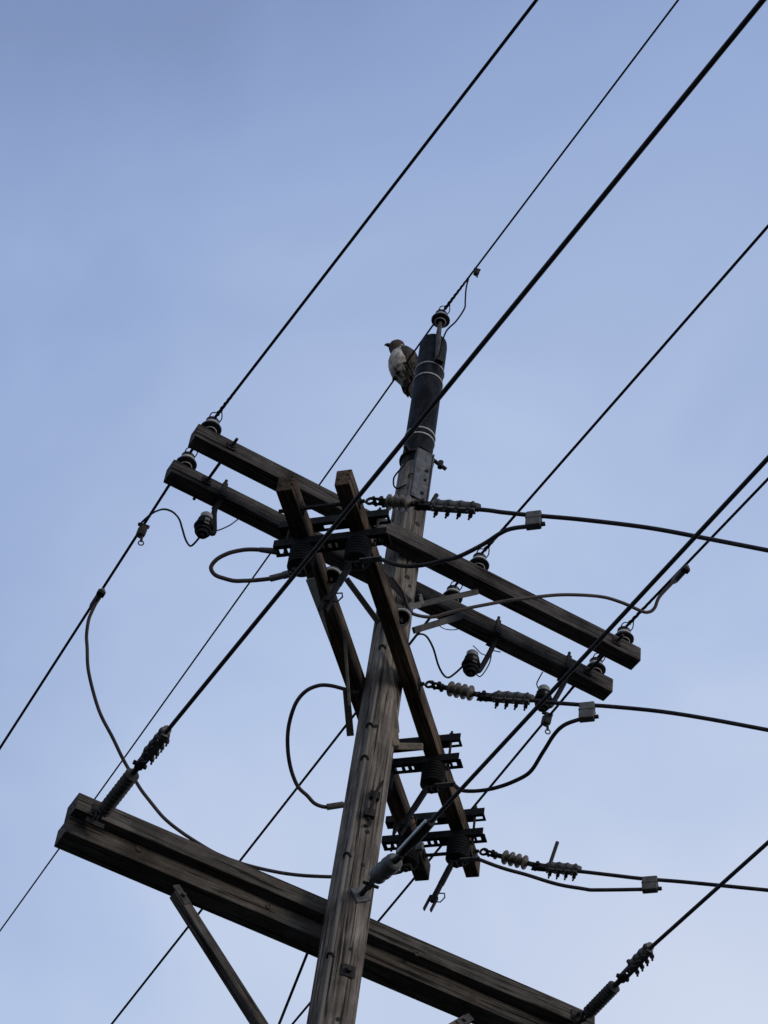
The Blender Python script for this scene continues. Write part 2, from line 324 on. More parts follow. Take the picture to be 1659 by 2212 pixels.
# flat braces, strips and slivers by the pole
def strip(name, A, B, w, th, mat, label, cat, face=None, taper=1.0, group=None):
    d = B - A; f_ = face or (EYE - (A + B) / 2)
    b = MB(); b.box((0, 0, 0), (d.length, w, th), None, min(th, w) * 0.2, 1)
    if taper != 1:
        for v in b.b.verts:
            if v.co.x > 0: v.co.y *= taper
    fr = frame((A + B) / 2, d, f_ - d * (f_.dot(d) / d.dot(d)))
    o = b.build(name, mat, None, smooth=False); o.matrix_world = fr; return tag(o, label, cat, group)
A = at(1032, 1278, 'y', -0.14); B_ = at(893, 1309, 'y', -0.13)
strip('flat_brace', A, B_, 0.035, 0.02, MT['worn'], 'grey flat steel brace from pole to the front upper crossarm', 'brace', group='flat steel braces')
A = at(1016, 1325, 'y', 0.13); B_ = at(893, 1362, 'y', 0.04)
strip('flat_brace', A, B_, 0.04, 0.02, MT['worn'], 'grey flat steel brace from pole to the rear upper crossarm', 'brace', group='flat steel braces')
A = at(748, 1250, 'y', -0.10); B_ = at(818, 1345, 'y', -0.08)
strip('flat_brace', A, B_, 0.035, 0.02, MT['dark'], 'dark flat brace seen between the two diagonal beams', 'brace', group='flat steel braces')
A = at(812, 1222, 'y', -0.2); B_ = at(884, 1300, 'y', -0.14)
strip('flat_brace', A, B_, 0.04, 0.02, MT['worn'], 'grey brace slanting across the pole under the front crossarm', 'brace', group='flat steel braces')
t = thing('brace_bracket', at(892, 1300, 'y', -0.14), 'small pale folded bracket where flat braces meet the pole', 'bracket')
fb = frame((0, 0, 0), RR[0], -RR[2])
b = MB(); b.box((-0.02, 0.035, 0.0), (0.045, 0.075, 0.012), fb @ M.Rotation(0.35, 4, 'Z'), 0.002); b.box((0.0, -0.025, 0.012), (0.075, 0.035, 0.012), fb @ M.Rotation(0.25, 4, 'Z'), 0.002); b.box((0.05, 0.0, 0.0), (0.02, 0.06, 0.012), fb @ M.Rotation(0.3, 4, 'Z'), 0.002)
b.build('plate', MT['pale'], t)
b = MB(); b.cyl((0.0, -0.03, 0.0), (0.004, -0.06, 0.01), 0.012, 8); b.build('bolt', MT['dark'], t)
# pale slat hung on the outer face of the rear beam
zc = 10.36
A = at(670, 1250, 'z', 10.288); B_ = at(713, 1386, 'z', 10.288)
strip('guard_strip', A, B_, 0.05, 0.012, MT['fibre'], 'pale greenish strip along the outer side of the rear diagonal beam', 'guard strip', taper=0.15)
A = onv(743, 1360, beamP(0, -0.09, 0), DD); B_ = onv(755, 1525, beamP(0, -0.10, 0), DD)
strip('wood_strip', A, B_, 0.018, 0.012, MT['mould'], 'thin grey strip standing against the rear diagonal beam, left of the pole', 'strip', group='thin strips beside the pole')
strip('flat_bar', onv(748, 1490, beamP(0, -0.11, 0), DD), onv(757, 1590, beamP(0, -0.11, 0), DD), 0.04, 0.014, MT['dark'], 'dark flat bar hanging beside the left edge of the pole', 'bar', group='thin strips beside the pole')
A = face_dir(840, 1399); B_ = face_dir(858, 1585)
A += V((0.01, -0.03, 0)); B_ += V((0.02, -0.03, 0))
strip('wood_strip', at(840, 1398, 'y', A.y), at(859, 1582, 'y', B_.y), 0.022, 0.012, MT['sliver'], 'thin pale strip on the pole face under the front diagonal beam', 'strip', group='thin strips beside the pole')
strip('wood_strip', at(853.5, 1575, 'y', -0.09), at(856, 1612, 'y', -0.09), 0.035, 0.012, MT['sliver'], 'short pale block on the right edge of the pole above the middle switch', 'strip', group='thin strips beside the pole')
strip('wood_strip', at(856, 1612, 'y', 0.02), at(912, 1613, 'y', 0.02), 0.04, 0.03, MT['sliver'], 'short tan wooden block between pole and front diagonal beam', 'strip', group='thin strips beside the pole')

# ------------------------------------------------------------------ pin insulators
def pin_insulator(mat, label, group):
    t = thing('pin_insulator', mat, label, 'insulator', group)
    b = MB(); b.lathe([(0.012, -0.02), (0.012, 0.05), (0.02, 0.052), (0.02, 0.07)], 12); b.build('pin', MT['dark'], t)
    b = MB(); b.lathe([(0.022, 0.064), (0.034, 0.052), (0.034, 0.048), (0.054, 0.056), (0.063, 0.062), (0.064, 0.070), (0.055, 0.084), (0.042, 0.093)], 28); b.build('skirt', MT['porc'], t)
    b = MB(); b.torus((0, 0, 0.048), (0, 0, 1), 0.034, 0.004, 28, 6); b.build('petticoat_rim', MT['pale'], t)  # rim and neck band: light on grey porcelain put into their pale colour
    b = MB(); b.lathe([(0.048, 0.087), (0.047, 0.104), (0.039, 0.112), (0.031, 0.113)], 28); b.build('neck_band', MT['pale'], t)
    b = MB(); b.lathe([(0.030, 0.112), (0.038, 0.118), (0.040, 0.128), (0.033, 0.134), (0.034, 0.140), (0.024, 0.150), (0.008, 0.153)], 24); b.build('cap', MT['porc'], t)
    b = MB(); b.torus((0, 0, 0.135), (0.1, 0.0, 1), 0.037, 0.005, 20, 6)
    b.tube(spline([V((0.03, 0.0, 0.137)), V((0.036, -0.04, 0.150)), V((0.012, -0.085, 0.158)), V((0.002, -0.10, 0.156))], 5), 0.0035, 6)
    b.tube(spline([V((-0.03, 0.0, 0.137)), V((-0.03, -0.035, 0.160)), V((-0.005, -0.06, 0.158))], 5), 0.0035, 6); b.build('tie_wire', MT['wire'], t)
    return t
ARMZ = 11.459
spots = [((-1.40, -0.157, ARMZ), 'pin insulator on the left end of the front upper crossarm'),
         ((0.437, -0.157, ARMZ), 'pin insulator on the front upper crossarm just right of the pole'),
         ((1.487, -0.157, ARMZ), 'pin insulator on the right end of the front upper crossarm'),
         ((-1.402, 0.157, ARMZ - 0.01), 'pin insulator on the left end of the rear upper crossarm'),
         ((0.441, 0.157, ARMZ - 0.01), 'pin insulator on the rear upper crossarm just right of the pole, partly hidden'),
         ((1.490, 0.157, ARMZ - 0.01), 'pin insulator on the right end of the rear upper crossarm')]
p0 = None
for P, lab in spots:
    if p0 is None: o = p0 = pin_insulator(M.Translation(P), lab, 'pin insulators on the upper crossarms')
    else: o = copy_tree(p0); o['label'] = lab
    o.matrix_world = M.Translation(P)
TOPZ = 13.655
o = copy_tree(p0); o['label'] = 'pin insulator on the steel pin at the very top of the pole sleeve'; o['group'] = 'single insulators'; o.matrix_world = M.Translation((-0.03, -0.12, TOPZ))
rp = thing('ridge_pin', (-0.03, -0.12, 13.3), 'grey steel pin clamped to the front of the black pole sleeve', 'insulator pin')
b = MB(); a0 = at(945, 776, 'y', -0.115) - V((-0.03, -0.12, 13.3))
b.tube([a0, (0, 0, 0.27), (0, 0, 0.32), (0, 0, 0.41)], [0.018, 0.018, 0.016, 0.013], 12); b.build('shaft', MT['worn'], rp)
b = MB(); b.box(a0 + V((0.012, 0.005, 0)), (0.06, 0.05, 0.045), None, 0.006); b.build('clamp', MT['dark'], rp)
# two jumper insulators standing on the diagonal beams, tipped so their hollow undersides show
def big_ins(u, v, off, label):
    P = onv(u, v, beamP(0, off, 0), DD)
    ax = (P - EYE).normalized() * 0.62 + V((0.0, 0, 0.55)); q = ax.to_track_quat('Z', 'Y')
    t = thing('jumper_insulator', M.Translation(P) @ q.to_matrix().to_4x4(), label, 'insulator', 'jumper insulators above the beams')
    b = MB(); b.lathe([(0.012, 0.03), (0.030, 0.026), (0.036, 0.012), (0.044, 0.002), (0.050, 0.0), (0.056, 0.008), (0.056, 0.018), (0.044, 0.04), (0.03, 0.052), (0.028, 0.062), (0.034, 0.07), (0.022, 0.085)], 28); b.build('shell', MT['porc'], t)
    b = MB(); b.torus((0, 0, 0.002), (0, 0, 1), 0.047, 0.008, 28, 8); b.build('rim', MT['pale'], t)
    b = MB(); b.cyl((0, 0, 0.035), (0.004, -0.02, -0.03), 0.011, 10); b.build('pin', MT['dark'], t); return t
big_ins(717, 1246, -0.085, 'round insulator with pale rim beside the rear diagonal beam, left of the pole')
big_ins(868, 1334, 0.215, 'round insulator with pale rim on the pole beside the front diagonal beam')

# ------------------------------------------------------------------ long conductors
def wobble(pts, r, amp, hs=None):
    return [r * (1 + amp * math.sin(i * 1.9) * (hs(i) if hs else 1)) for i in range(len(pts))]
def conductor(name, pts, r, mat, label, cat, group=None, n=8, amp=0):
    if name == 'jumper_cable':      # slight kinks of stiff cable
        q = random.random() * 90; m = len(pts) - 1
        pts = [p + V((noise.noise(V((i * 0.13, q, 0))), noise.noise(V((i * 0.13, q, 5))), noise.noise(V((i * 0.13, q, 9))))) * (0.0035 * math.sin(math.pi * i / m)) for i, p in enumerate(pts)]
    b = MB(); b.tube(pts, wobble(pts, r, amp) if amp else r, n)
    return tag(b.build(name, mat, None, org=pts[0]), label, cat, group)
def line(P, Q, n=2): return [P.lerp(Q, i / (n - 1)) for i in range(n)]
def sag_to(P, dirv, dist, slope0, curv, n=24):      # leaves P along dirv with an initial slope, a parabola after that
    return [P + dirv * (dist * i / n) + V((0, 0, slope0 * dist * i / n + curv * (dist * i / n) ** 2)) for i in range(1, n + 1)]
def far_slope(u, v, P):
    Q = onv(u, v, P, V((0, 1, 0))); return (Q.z - P.z) / (Q.y - P.y), Q.y - P.y
PH = 'thin line conductors over the crossarms'
def span(xn, zn, near_uv, far_uv, xf, label, r=0.0088, y0=-0.157, y1=0.157):
    P = V((xn, y0, zn)); Qn = onv(near_uv[0], near_uv[1], P, V((0, -1, 0))); sl = (Qn.z - P.z) / (P.y - Qn.y)
    Pf = V((xf, y1, zn - 0.008)); s2, dy = far_slope(far_uv[0], far_uv[1], Pf)
    near = sag_to(P, V((0, -1, 0)), 40, sl, 0.0006 if sl <= 0 else 0.0)[::-1]
    far = sag_to(Pf, V((0, 1, 0)), 40, s2, 0.0012)
    pts = near + [P, Pf] + far
    conductor('line_conductor', pts, r, MT['wire'], label, 'wire', PH)
    return P, sl, Pf, s2
ZC = ARMZ + 0.157
sL = span(-1.40, ZC, (1160, 0), (0, 1617), -1.402, 'thin wire through the left ends of the upper crossarms')
sM = span(0.437, ZC, (1659, 490), (245, 2212), 0.441, 'thin wire crossing the upper crossarms just right of the pole')
sR = span(1.487, ZC, (1659, 1035), (635, 2212), 1.49, 'thin wire through the right ends of the upper crossarms')
sT = span(-0.03, TOPZ + 0.15, (1465, 0), (0, 2018), -0.03, 'thinnest wire at the pole top, the hawk perches on it', 0.0066, -0.12, -0.02)
def armor(P, dirv, sl, label, l0=0.05, l1=0.42):      # helical tie rods wrapped round the conductor next to an insulator
    b = MB(); n = 40; ax = (dirv + V((0, 0, sl))).normalized(); x = ax.orthogonal().normalized(); y = ax.cross(x)
    for ph in (0, 2.1, 4.2):
        b.tube([P + ax * (l0 + (l1 - l0) * i / n) + (x * math.cos(ph + i * 0.42) + y * math.sin(ph + i * 0.42)) * (0.0075 * (1 - 0.35 * i / n)) for i in range(n + 1)], [0.0055 - 0.003 * i / n for i in range(n + 1)], 5)
    return tag(b.build('armor_rod', MT['wire'], None, org=P), label, 'wire tie', 'helical ties on the thin wires')
D_N, D_F = V((0, -1, 0)), V((0, 1, 0))
armor(sL[0], D_N, sL[1], 'twisted tie on the wire above the left end of the front crossarm')
armor(sM[0], D_N, sM[1], 'twisted tie on the wire above the front crossarm right of the pole')
armor(sR[0], D_N, sR[1], 'twisted tie on the wire above the right end of the front crossarm')
armor(sT[0], D_N, sT[1], 'twisted tie on the wire in front of the pole top insulator', 0.04, 0.36)
armor(sL[2], D_F, sL[3], 'twisted tie on the wire below the left end of the rear crossarm')
armor(sR[2], D_F, sR[3], 'twisted tie on the wire below the right end of the rear crossarm')

# ------------------------------------------------------------------ dead-end strings
def dead_insulator(mat, length, nsh, rs, matl, label, group, lead):
    """local +x runs from the attachment outwards"""
    t = thing('dead_end_insulator', mat, label, 'insulator', group)
    b = MB(); b.torus((0.025, 0, 0), (0, 1, 0), 0.022, 0.008, 12, 6); b.cyl((0.035, 0.018, 0), (0.10, 0.018, 0), 0.008, 8); b.cyl((0.035, -0.018, 0), (0.10, -0.018, 0), 0.008, 8); b.cyl((0.095, 0.032, 0), (0.095, -0.032, 0), 0.012, 8); b.cyl((0.05, 0.03, 0), (0.05, -0.03, 0), 0.009, 8); b.build('shackle', MT['dark'], t)
    L0 = lead
    b = MB(); b.tube([(0.08, 0, 0), (0.11, 0, 0), (0.115, 0, 0), (L0, 0, 0), (L0 + length, 0, 0), (L0 + length + 0.06, 0, 0)], [0.02, 0.02, 0.015, 0.015, 0.015, 0.015], 10); b.build('rod', MT['dark'], t)
    b = MB(); m_ = M.Rotation(math.pi / 2, 4, 'Y'); pr = [(0.016, L0)]; step = length / nsh
    for k in range(nsh):
        z = L0 + step * (k + 0.5); pr += [(0.021, z - step * 0.40), (rs * 0.9, z - step * 0.20), (rs, z - step * 0.10), (rs, z + step * 0.04), (0.024, z + step * 0.22)]
    pr.append((0.016, L0 + length)); b.lathe(pr, 20, m_); b.build('sheds', matl, t)
    e = L0 + length + 0.05
    b = MB(); b.box((e + 0.02, 0, 0), (0.05, 0.03, 0.035), None, 0.006); b.cyl((e + 0.02, 0.035, 0), (e + 0.02, -0.035, 0), 0.012, 8); b.build('end_fitting', MT['dark'], t)
    return t, e + 0.04
def strain_clamp(mat, length, label, group, stub=None, nb=4):
    """clamp with U-bolts; local +x outwards along the cable, -z the bolt side"""
    t = thing('strain_clamp', mat, label, 'clamp', group)
    b = MB(); b.box((0.03, 0.017, 0), (0.10, 0.007, 0.03), None, 0.002); b.box((0.03, -0.017, 0), (0.10, 0.007, 0.03), None, 0.002); b.cyl((0, 0.03, 0), (0, -0.03, 0), 0.011, 8); b.build('link', MT['dark'], t)
    n = 14; b = MB(); x0 = 0.07
    pts, rr = [], []
    for i in range(n + 1):
        s = i / n; pts.append(V((x0 + length * s, 0, 0.012 + 0.008 * math.sin(s * math.pi * nb) ** 2))); rr.append(0.016 + 0.012 * math.sin(min(1, s * 5) * math.pi / 2) * (1 if s < 0.85 else 0.6))
    b.tube(pts, rr, 10); b.box((x0 + length * 0.5, 0, -0.014), (length * 0.92, 0.036, 0.016), None, 0.004); b.build('body', MT['alu'], t)
    for k in range(nb):
        x = x0 + length * (0.14 + 0.72 * k / max(1, nb - 1)); b = MB()
        b.tube(spline([V((x, 0.024, -0.055)), V((x, 0.024, 0.02)), V((x, 0.0, 0.046)), V((x, -0.024, 0.02)), V((x, -0.024, -0.055))], 4), 0.006, 6)
        b.cyl((x, 0.024, -0.018), (x, 0.024, -0.034), 0.012, 6); b.cyl((x, -0.024, -0.018), (x, -0.024, -0.034), 0.012, 6); b.build('u_bolt', MT['dark'], t)
    if stub:
        b = MB(); b.tube([V(p) for p in stub], 0.012, 8); b.build('cable_tail', MT['cable'], t)
    return t
GR = 'brown insulator strings on the front diagonal beam'
def cable_from(start, uv, P, D, r, mat, label, group, name='power_cable', extend=30):
    pts = [start] + [onv(u, v, P, D) for u, v in uv]
    d = pts[-1] - pts[-2]; sl = d.z / math.hypot(d.x, d.y); h = V((d.x, d.y, 0)).normalized()
    pts = spline(pts, 8) + sag_to(pts[-1], h, extend, sl, -sl / (2.2 * extend), 16)
    conductor(name, pts, r, mat, label, 'cable', group, 10)
    return pts
strings = [
    ('A', -1.3548, [(902, 1091.5), (957, 1095)], (1040, 1101), [(1083.6, 1106.5), (1137, 1112), (1173, 1115), (1262, 1123), (1400, 1140), (1520, 1162), (1659, 1189)], 'topmost', (831, 868), 3, [(0.07, 0, 0.02), (0.075, 0, 0.09)]),
    ('B', 0.0087, [(1036.5, 1504.8), (1079, 1508)], (1156, 1513.5), [(1182, 1517), (1256, 1522.5), (1316, 1526), (1428, 1537), (1536, 1554), (1659, 1577)], 'middle', (958, 1014), 4, None),
    ('C', 1.4418, [(1154, 1872), (1190, 1875)], (1258, 1883), [(1318, 1890), (1387, 1898), (1481, 1905.5), (1659, 1923)], 'lowest', (1076, 1129), 4, [(0.09, 0, 0.02), (0.088, 0, 0.20)])]
clampP = {}
for key, s, (lk, c0), c1, uv, word, shx, nsh, stub in strings:
    P = beamP(s, 0.215, 10.365); Lk = onv(*lk, P, NN); C0 = onv(*c0, P, NN); C1 = onv(*c1, P, NN)
    d = Lk - P; ln = d.length; lead = ln * (0.36 if key == 'A' else 0.38); shl = ln * 0.44
    t, e = dead_insulator(frame(P + V((0.02, -0.02, 0)), d), shl, 4, 0.044, MT['brown'], '%s brown ribbed insulator string running right from the front diagonal beam' % word, GR, lead)
    d2 = C1 - Lk; strain_clamp(frame(Lk, d2), d2.length - 0.09, '%s grey bolted clamp on the cables that run off to the right' % word, 'clamps of the right-running cables', stub)
    S0 = Lk + d2.normalized() * 0.05
    pts = cable_from(S0, [c1] + uv, P, NN, 0.0115, MT['cable'], '%s thick cable leaving the diagonal beam towards the right' % word, 'cables running off to the right')
    clampP[key] = (P, C1)

# near-side heavy cables of the lowest crossarm and the pole
def near_string(att, mid, c0, c1, edge, y, word, mid_ins=True):
    P = at(att[0], att[1], 'y', y); Lk = onv(mid[0], mid[1], P, D_N); C1 = onv(c1[0], c1[1], P, D_N)
    d = Lk - P
    if mid_ins:
        dead_insulator(frame(P, d), d.length - 0.13, 11, 0.037, MT['shed'], 'grey ribbed strain insulator at the %s end of the lowest crossarm' % word, 'strain insulators of the lowest crossarm', 0.06)
    d2 = C1 - Lk
    strain_clamp(frame(Lk, d2), d2.length - 0.08, '%s bolted clamp gripping a thick overhead cable' % word, 'clamps of the thick overhead cables', [(0.08, 0, 0.02), (0.06, 0, 0.07)])
    E_ = onv(edge[0], edge[1], P, D_N); h = V((0, -1, 0)); sl = (E_.z - C1.z) / (C1.y - E_.y)
    pts = [Lk + d2.normalized() * 0.05, C1] + sag_to(C1, h, 40, sl, 0.0003 if sl < 0 else 0)
    conductor('heavy_cable', pts, 0.0105, MT['cable'], 'thick overhead cable from the %s towards the viewer' % {'left': 'left end of the lowest crossarm', 'right': 'right end of the lowest crossarm'}[word], 'cable', 'thick overhead cables', 10)
near_string((212, 1768), (302, 1652), None, (362, 1578), (1650, 0), 0.09, 'left')
near_string((1257, 2203), (1345, 2112), None, (1408, 2045), (1659, 1820), 0.09, 'right')
for x, uv in ((-1.385, (205, 1785)), (1.452, (1254, 2200))):
    t = thing('strain_eye', (x, 0.135, 8.76 if x < 0 else 8.82), 'dark eye and plate fixing the strain insulator to the %s end of the lowest crossarm' % ('left' if x < 0 else 'right'), 'eye bolt', 'strain eyes of the lowest crossarm')
    b = MB(); b.box((0, -0.004, 0.035), (0.06, 0.008, 0.06), None, 0.002); b.build('plate', MT['dark'], t)
    b = MB(); b.torus((0, -0.035, 0.0), (1, 0, 0), 0.03, 0.012, 14, 8); b.cyl((0, -0.01, 0.0), (0.0, 0.02, -0.05), 0.016, 8); b.box((0.0, -0.008, -0.055), (0.10, 0.012, 0.03), None, 0.004); b.build('eye', MT['dark'], t)
# middle dead end: plate on the pole, grey insulator, clamp
P = face_dir(778, 1934); rd = V((P.x, P.y, 0)).normalized()
t = thing('dead_end_plate', frame(P, rd.cross(V((0, 0, -1))), rd), 'dark square plate and eye on the pole face above the lowest crossarm', 'plate')
b = MB(); b.box((0, 0.0, 0.006), (0.085, 0.085, 0.012), M.Rotation(0.6, 4, 'Z'), 0.002); b.build('plate', MT['steel'], t)
b = MB(); Q = onv(800, 1911, P, D_N); lq = t.matrix_world.inverted() @ Q
b.tube([V((0, 0, -0.02)), lq * 0.5 + V((0, 0, 0.01)), lq], [0.014, 0.014, 0.017], 10); b.torus(lq, (1, 0, 0), 0.022, 0.009, 12, 6); b.cyl(lq + V((-0.04, 0, 0)), lq + V((0.045, 0, 0)), 0.009, 8); b.build('eye', MT['dark'], t)
A = onv(813, 1894, P, D_N); B_ = onv(853, 1860, P, D_N); d = B_ - A
t = thing('strain_insulator', frame(A, d), 'stubby pale grey insulator anchoring the middle overhead cable to the pole', 'insulator')
b = MB(); l = d.length; b.lathe([(0.02, -0.012), (0.035, -0.004), (0.044, 0.008), (0.046, 0.02), (0.040, 0.032), (0.040, l * 0.36 - 0.01), (0.048, l * 0.36), (0.048, l * 0.36 + 0.016), (0.040, l * 0.36 + 0.028), (0.040, l * 0.66 - 0.01), (0.049, l * 0.66), (0.049, l * 0.66 + 0.016), (0.041, l * 0.66 + 0.028), (0.043, l - 0.03), (0.048, l - 0.018), (0.045, l - 0.004), (0.034, l + 0.004), (0.02, l + 0.002)], 30, M.Rotation(math.pi / 2, 4, 'Y')); b.build('body', MT['grey'], t)
b = MB(); b.cyl((-0.05, 0, 0), (0.02, 0, 0), 0.016, 10); b.cyl((l - 0.01, 0, 0), (l + 0.07, 0, 0), 0.017, 10); b.build('end_fitting', MT['dark'], t)
C0 = onv(868, 1843, P, D_N); C1 = onv(932, 1774, P, D_N); d = C1 - C0
t = thing('wedge_clamp', frame(C0, d), 'long clamp with shiny keeper holding the middle overhead cable by the pole', 'clamp')
l = d.length
b = MB(); b.tube([(-0.02, 0, 0), (0.03, 0, 0), (l * 0.5, 0.0, 0), (l, 0, -0.01)], [0.016, 0.02, 0.028, 0.02], 10); b.build('body', MT['dark'], t)
b = MB(); b.box((l * 0.52, -0.03, -0.012), (l * 0.95, 0.010, 0.022), None, 0.003); b.build('keeper', MT['pale'], t)
b = MB(); b.torus((l * 0.83, 0.02, 0.03), (0.1, 1, -0.3), 0.045, 0.014, 18, 8); b.build('cable_loop', MT['dark'], t)
b = MB(); b.box((l * 0.80, 0.012, 0.028), (0.04, 0.02, 0.05), None, 0.008); b.box((l * 0.5, 0.012, 0.028), (0.06, 0.02, 0.04), None, 0.008); b.box((l * 0.32, 0.016, 0.02), (0.04, 0.02, 0.05), M.Rotation(0.5, 4, 'Z'), 0.006); b.build('saddle', MT['alu'], t)
E_ = onv(1659, 990, P, D_N); sl = (E_.z - C1.z) / (C1.y - E_.y)
conductor('heavy_cable', [C0 + d * 0.4, C1] + sag_to(C1, D_N, 40, sl, 0), 0.0105, MT['cable'], 'thick overhead cable from the pole itself towards the viewer', 'cable', 'thick overhead cables', 10)

# ------------------------------------------------------------------ disconnect switches under the diagonal beams
SG = 'open blade switches under the diagonal beams'
def slotted(b, x0, x1, y0, y1, z, th, holes):
    yc = (y0 + y1) / 2; hw = (y1 - y0) * 0.22
    b.box(((x0 + x1) / 2, (y0 + yc - hw) / 2, z), (x1 - x0, yc - hw - y0, th)); b.box(((x0 + x1) / 2, (y1 + yc + hw) / 2, z), (x1 - x0, y1 - yc - hw, th))
    xs = [x0] + [v for h in holes for v in h] + [x1]
    for a, c in zip(xs[::2], xs[1::2]): b.box(((a + c) / 2, yc, z), (c - a, hw * 2 - 0.0005, th - 0.0005))
def switch(s, lab, blade_tip, rIns=0.172, lIns=-0.137):
    t = thing('blade_switch', frame(beamP(s, 0, 10.31), NN), lab, 'switch', SG)      # local x along NN, y along DD, z up
    b = MB(); b.box((0.015, -0.052, -0.028), (0.62, 0.006, 0.05))
    slotted(b, -0.295, 0.335, -0.049, 0.025, -0.050, 0.006, [(-0.27, -0.245), (-0.225, -0.21), (-0.06, -0.02), (0.0, 0.018), (0.04, 0.052), (0.235, 0.265), (0.28, 0.305)])
    b.build('lower_rail', MT['black'], t, smooth=False)
    b = MB(); b.box((0.01, -0.03, 0.148), (0.61, 0.006, 0.05)); slotted(b, -0.295, 0.315, -0.027, 0.03, 0.126, 0.006, [(-0.05, 0.02), (0.25, 0.30)]); b.build('upper_rail', MT['black'], t, smooth=False)
    for x in (-0.24, 0.255):
        b = MB(); b.cyl((x, -0.012, -0.09), (x, -0.012, 0.21), 0.008, 8); b.cyl((x, -0.012, 0.174), (x, -0.012, 0.19), 0.016, 6); b.build('clamp_bolt', MT['dark'], t)
    for x in (lIns, rIns):
        b = MB(); pr = [(0.05, -0.055)]
        for k in range(7):
            z = -0.06 - k * 0.0205; pr += [(0.0645, z), (0.070, z - 0.005), (0.070, z - 0.013), (0.0645, z - 0.0185)]
        pr += [(0.052, -0.205), (0.035, -0.215)]; b.lathe(pr, 26, M.Translation((x, -0.01, 0))); b.build('post_insulator', MT['black'], t)
        b = MB(); b.box((x, -0.01, -0.225), (0.07, 0.05, 0.022), None, 0.004); b.cyl((x, -0.01, -0.21), (x, -0.01, -0.25), 0.016, 8); b.build('terminal_pad', MT['dark'], t)
    b = MB(); b.box((rIns + 0.085, -0.03, -0.222), (0.12, 0.035, 0.01), None, 0.002); b.build('terminal_tongue', MT['alu'], t)
    inv = t.matrix_world.inverted(); H = V((rIns - 0.02, -0.035, -0.235)); T = inv @ onv(blade_tip[0], blade_tip[1], t.matrix_world @ H, NN); d = T - H
    fb = frame(H, d, V((0, 1, 0))); l = d.length
    b = MB(); b.box((l * 0.44, 0.0, 0), (l * 0.88, 0.026, 0.03), fb, 0.006); b.box((l * 0.3, 0.0, 0.002), (l * 0.4, 0.034, 0.02), fb, 0.003)
    b.cyl(fb @ V((0.0, -0.03, 0)), fb @ V((0.0, 0.03, 0)), 0.012, 8); b.box((l * 0.12, 0, 0), (0.05, 0.018, 0.036), fb, 0.003); b.box((l * 0.80, 0, 0), (0.03, 0.05, 0.02), fb, 0.003)
    b.box((l * 0.92, 0.022, 0), (0.10, 0.008, 0.026), fb, 0.002); b.box((l * 0.92, -0.022, 0), (0.10, 0.008, 0.026), fb, 0.002)
    bl = b.build('blade', MT['black'], t)
    yy = (fb.to_3x3() @ V((0, 1, 0)))
    sgn = 1 if (t.matrix_world.to_3x3() @ yy).dot(RR[0]) > 0 else -1
    c = fb @ V((l * 0.80, sgn * 0.048, 0)); b = MB()
    b.tube([fb @ V((l * 0.86, sgn * 0.018, 0)), fb @ V((l * 0.85, sgn * 0.052, 0)), fb @ V((l * 0.74, sgn * 0.064, 0)), fb @ V((l * 0.66, sgn * 0.05, 0)), fb @ V((l * 0.68, sgn * 0.018, 0))], 0.0045, 6); b.build('pull_ring', MT['dark'], bl)
    return t
sw1 = switch(-1.155, 'topmost open blade switch under the upper ends of the diagonal beams', (701, 1312))
sw2 = switch(0.578, 'middle open blade switch, half hidden behind the right side of the pole', (862, 1796))
sw3 = switch(1.226, 'lowest open blade switch, its blade hanging clear against the sky', (926, 1960))
def local(t, p): return t.matrix_world @ V(p)
tongue = [local(t, (0.172 + 0.13, -0.03, -0.222)) for t in (sw1, sw2, sw3)]
lterm = [local(t, (-0.137 - 0.02, -0.01, -0.228)) for t in (sw1, sw2, sw3)]

# ------------------------------------------------------------------ jumpers
JG = 'jumper cables between the switches and the lines'
def jumper(uv, A, B, r, mat, label, off=(), ends=()):
    pts = between(uv, A, B, off)
    pts[0] = A.copy() if 0 in ends or True else pts[0]
    if 1 in ends: pts[-1] = B.copy()
    return conductor('jumper_cable', spline(pts, 7), r, mat, label, 'cable', JG, 10)
def box_tap(uv4, P, D, label):             # square parallel-groove tap between a cable and a jumper
    (u, v), (w, h) = uv4; c = onv(u, v, P, D); k = depth(c) / F
    t = thing('tap_connector', frame(c, D), label, 'connector', 'square tap connectors on the right-running cables')
    b = MB(); b.box((0, 0, 0), (w * k * 1.02, 0.045, h * k * 1.32), None, 0.008, 3); b.box((0, 0, h * k * 0.05), (w * k * 1.06, 0.05, 0.006)); b.build('cover', MT['tapg'], t)
    b = MB(); b.cyl((-w * k * 0.5, 0, -h * k * 0.52), (w * k * 0.78, 0, -h * k * 0.46), 0.012, 10); b.build('cable_end', MT['cable'], t)
    return c
PA, PB, PC = (clampP[k][0] for k in 'ABC')
cA = box_tap(((1153, 1124), (33, 34)), PA, NN, 'square grey tap connector on the topmost right-running cable')
cB = box_tap(((1268, 1538), (33, 36)), PB, NN, 'square grey tap connector on the middle right-running cable')
cC = box_tap(((1404, 1911), (33, 28)), PC, NN, 'square grey tap connector on the lowest right-running cable')
def on_plane(uv, P): return [onv(u, v, P, NN) for u, v in uv]
def jump_r(A, uv, P, label):
    E_ = onv(uv[-1][0], uv[-1][1], P, NN)
    pts = between([tuple(proj(A))] + uv, A, E_); pts[0] = A; pts[-1] = E_
    conductor('jumper_cable', spline(pts, 7), 0.0115, MT['cable'], label, 'cable', JG, 10)
def proj(P):
    d = P - EYE; z = d.dot(RR[2]); return CX + F * d.dot(RR[0]) / z, CY + F * d.dot(RR[1]) / z
jump_r(tongue[0], [(868, 1222), (921, 1219.6), (960, 1211), (989.6, 1203), (1042, 1177), (1080, 1153), (1104, 1142), (1142, 1137)], PA, 'dark jumper from the topmost switch passing in front of the upper crossarm to its tap')
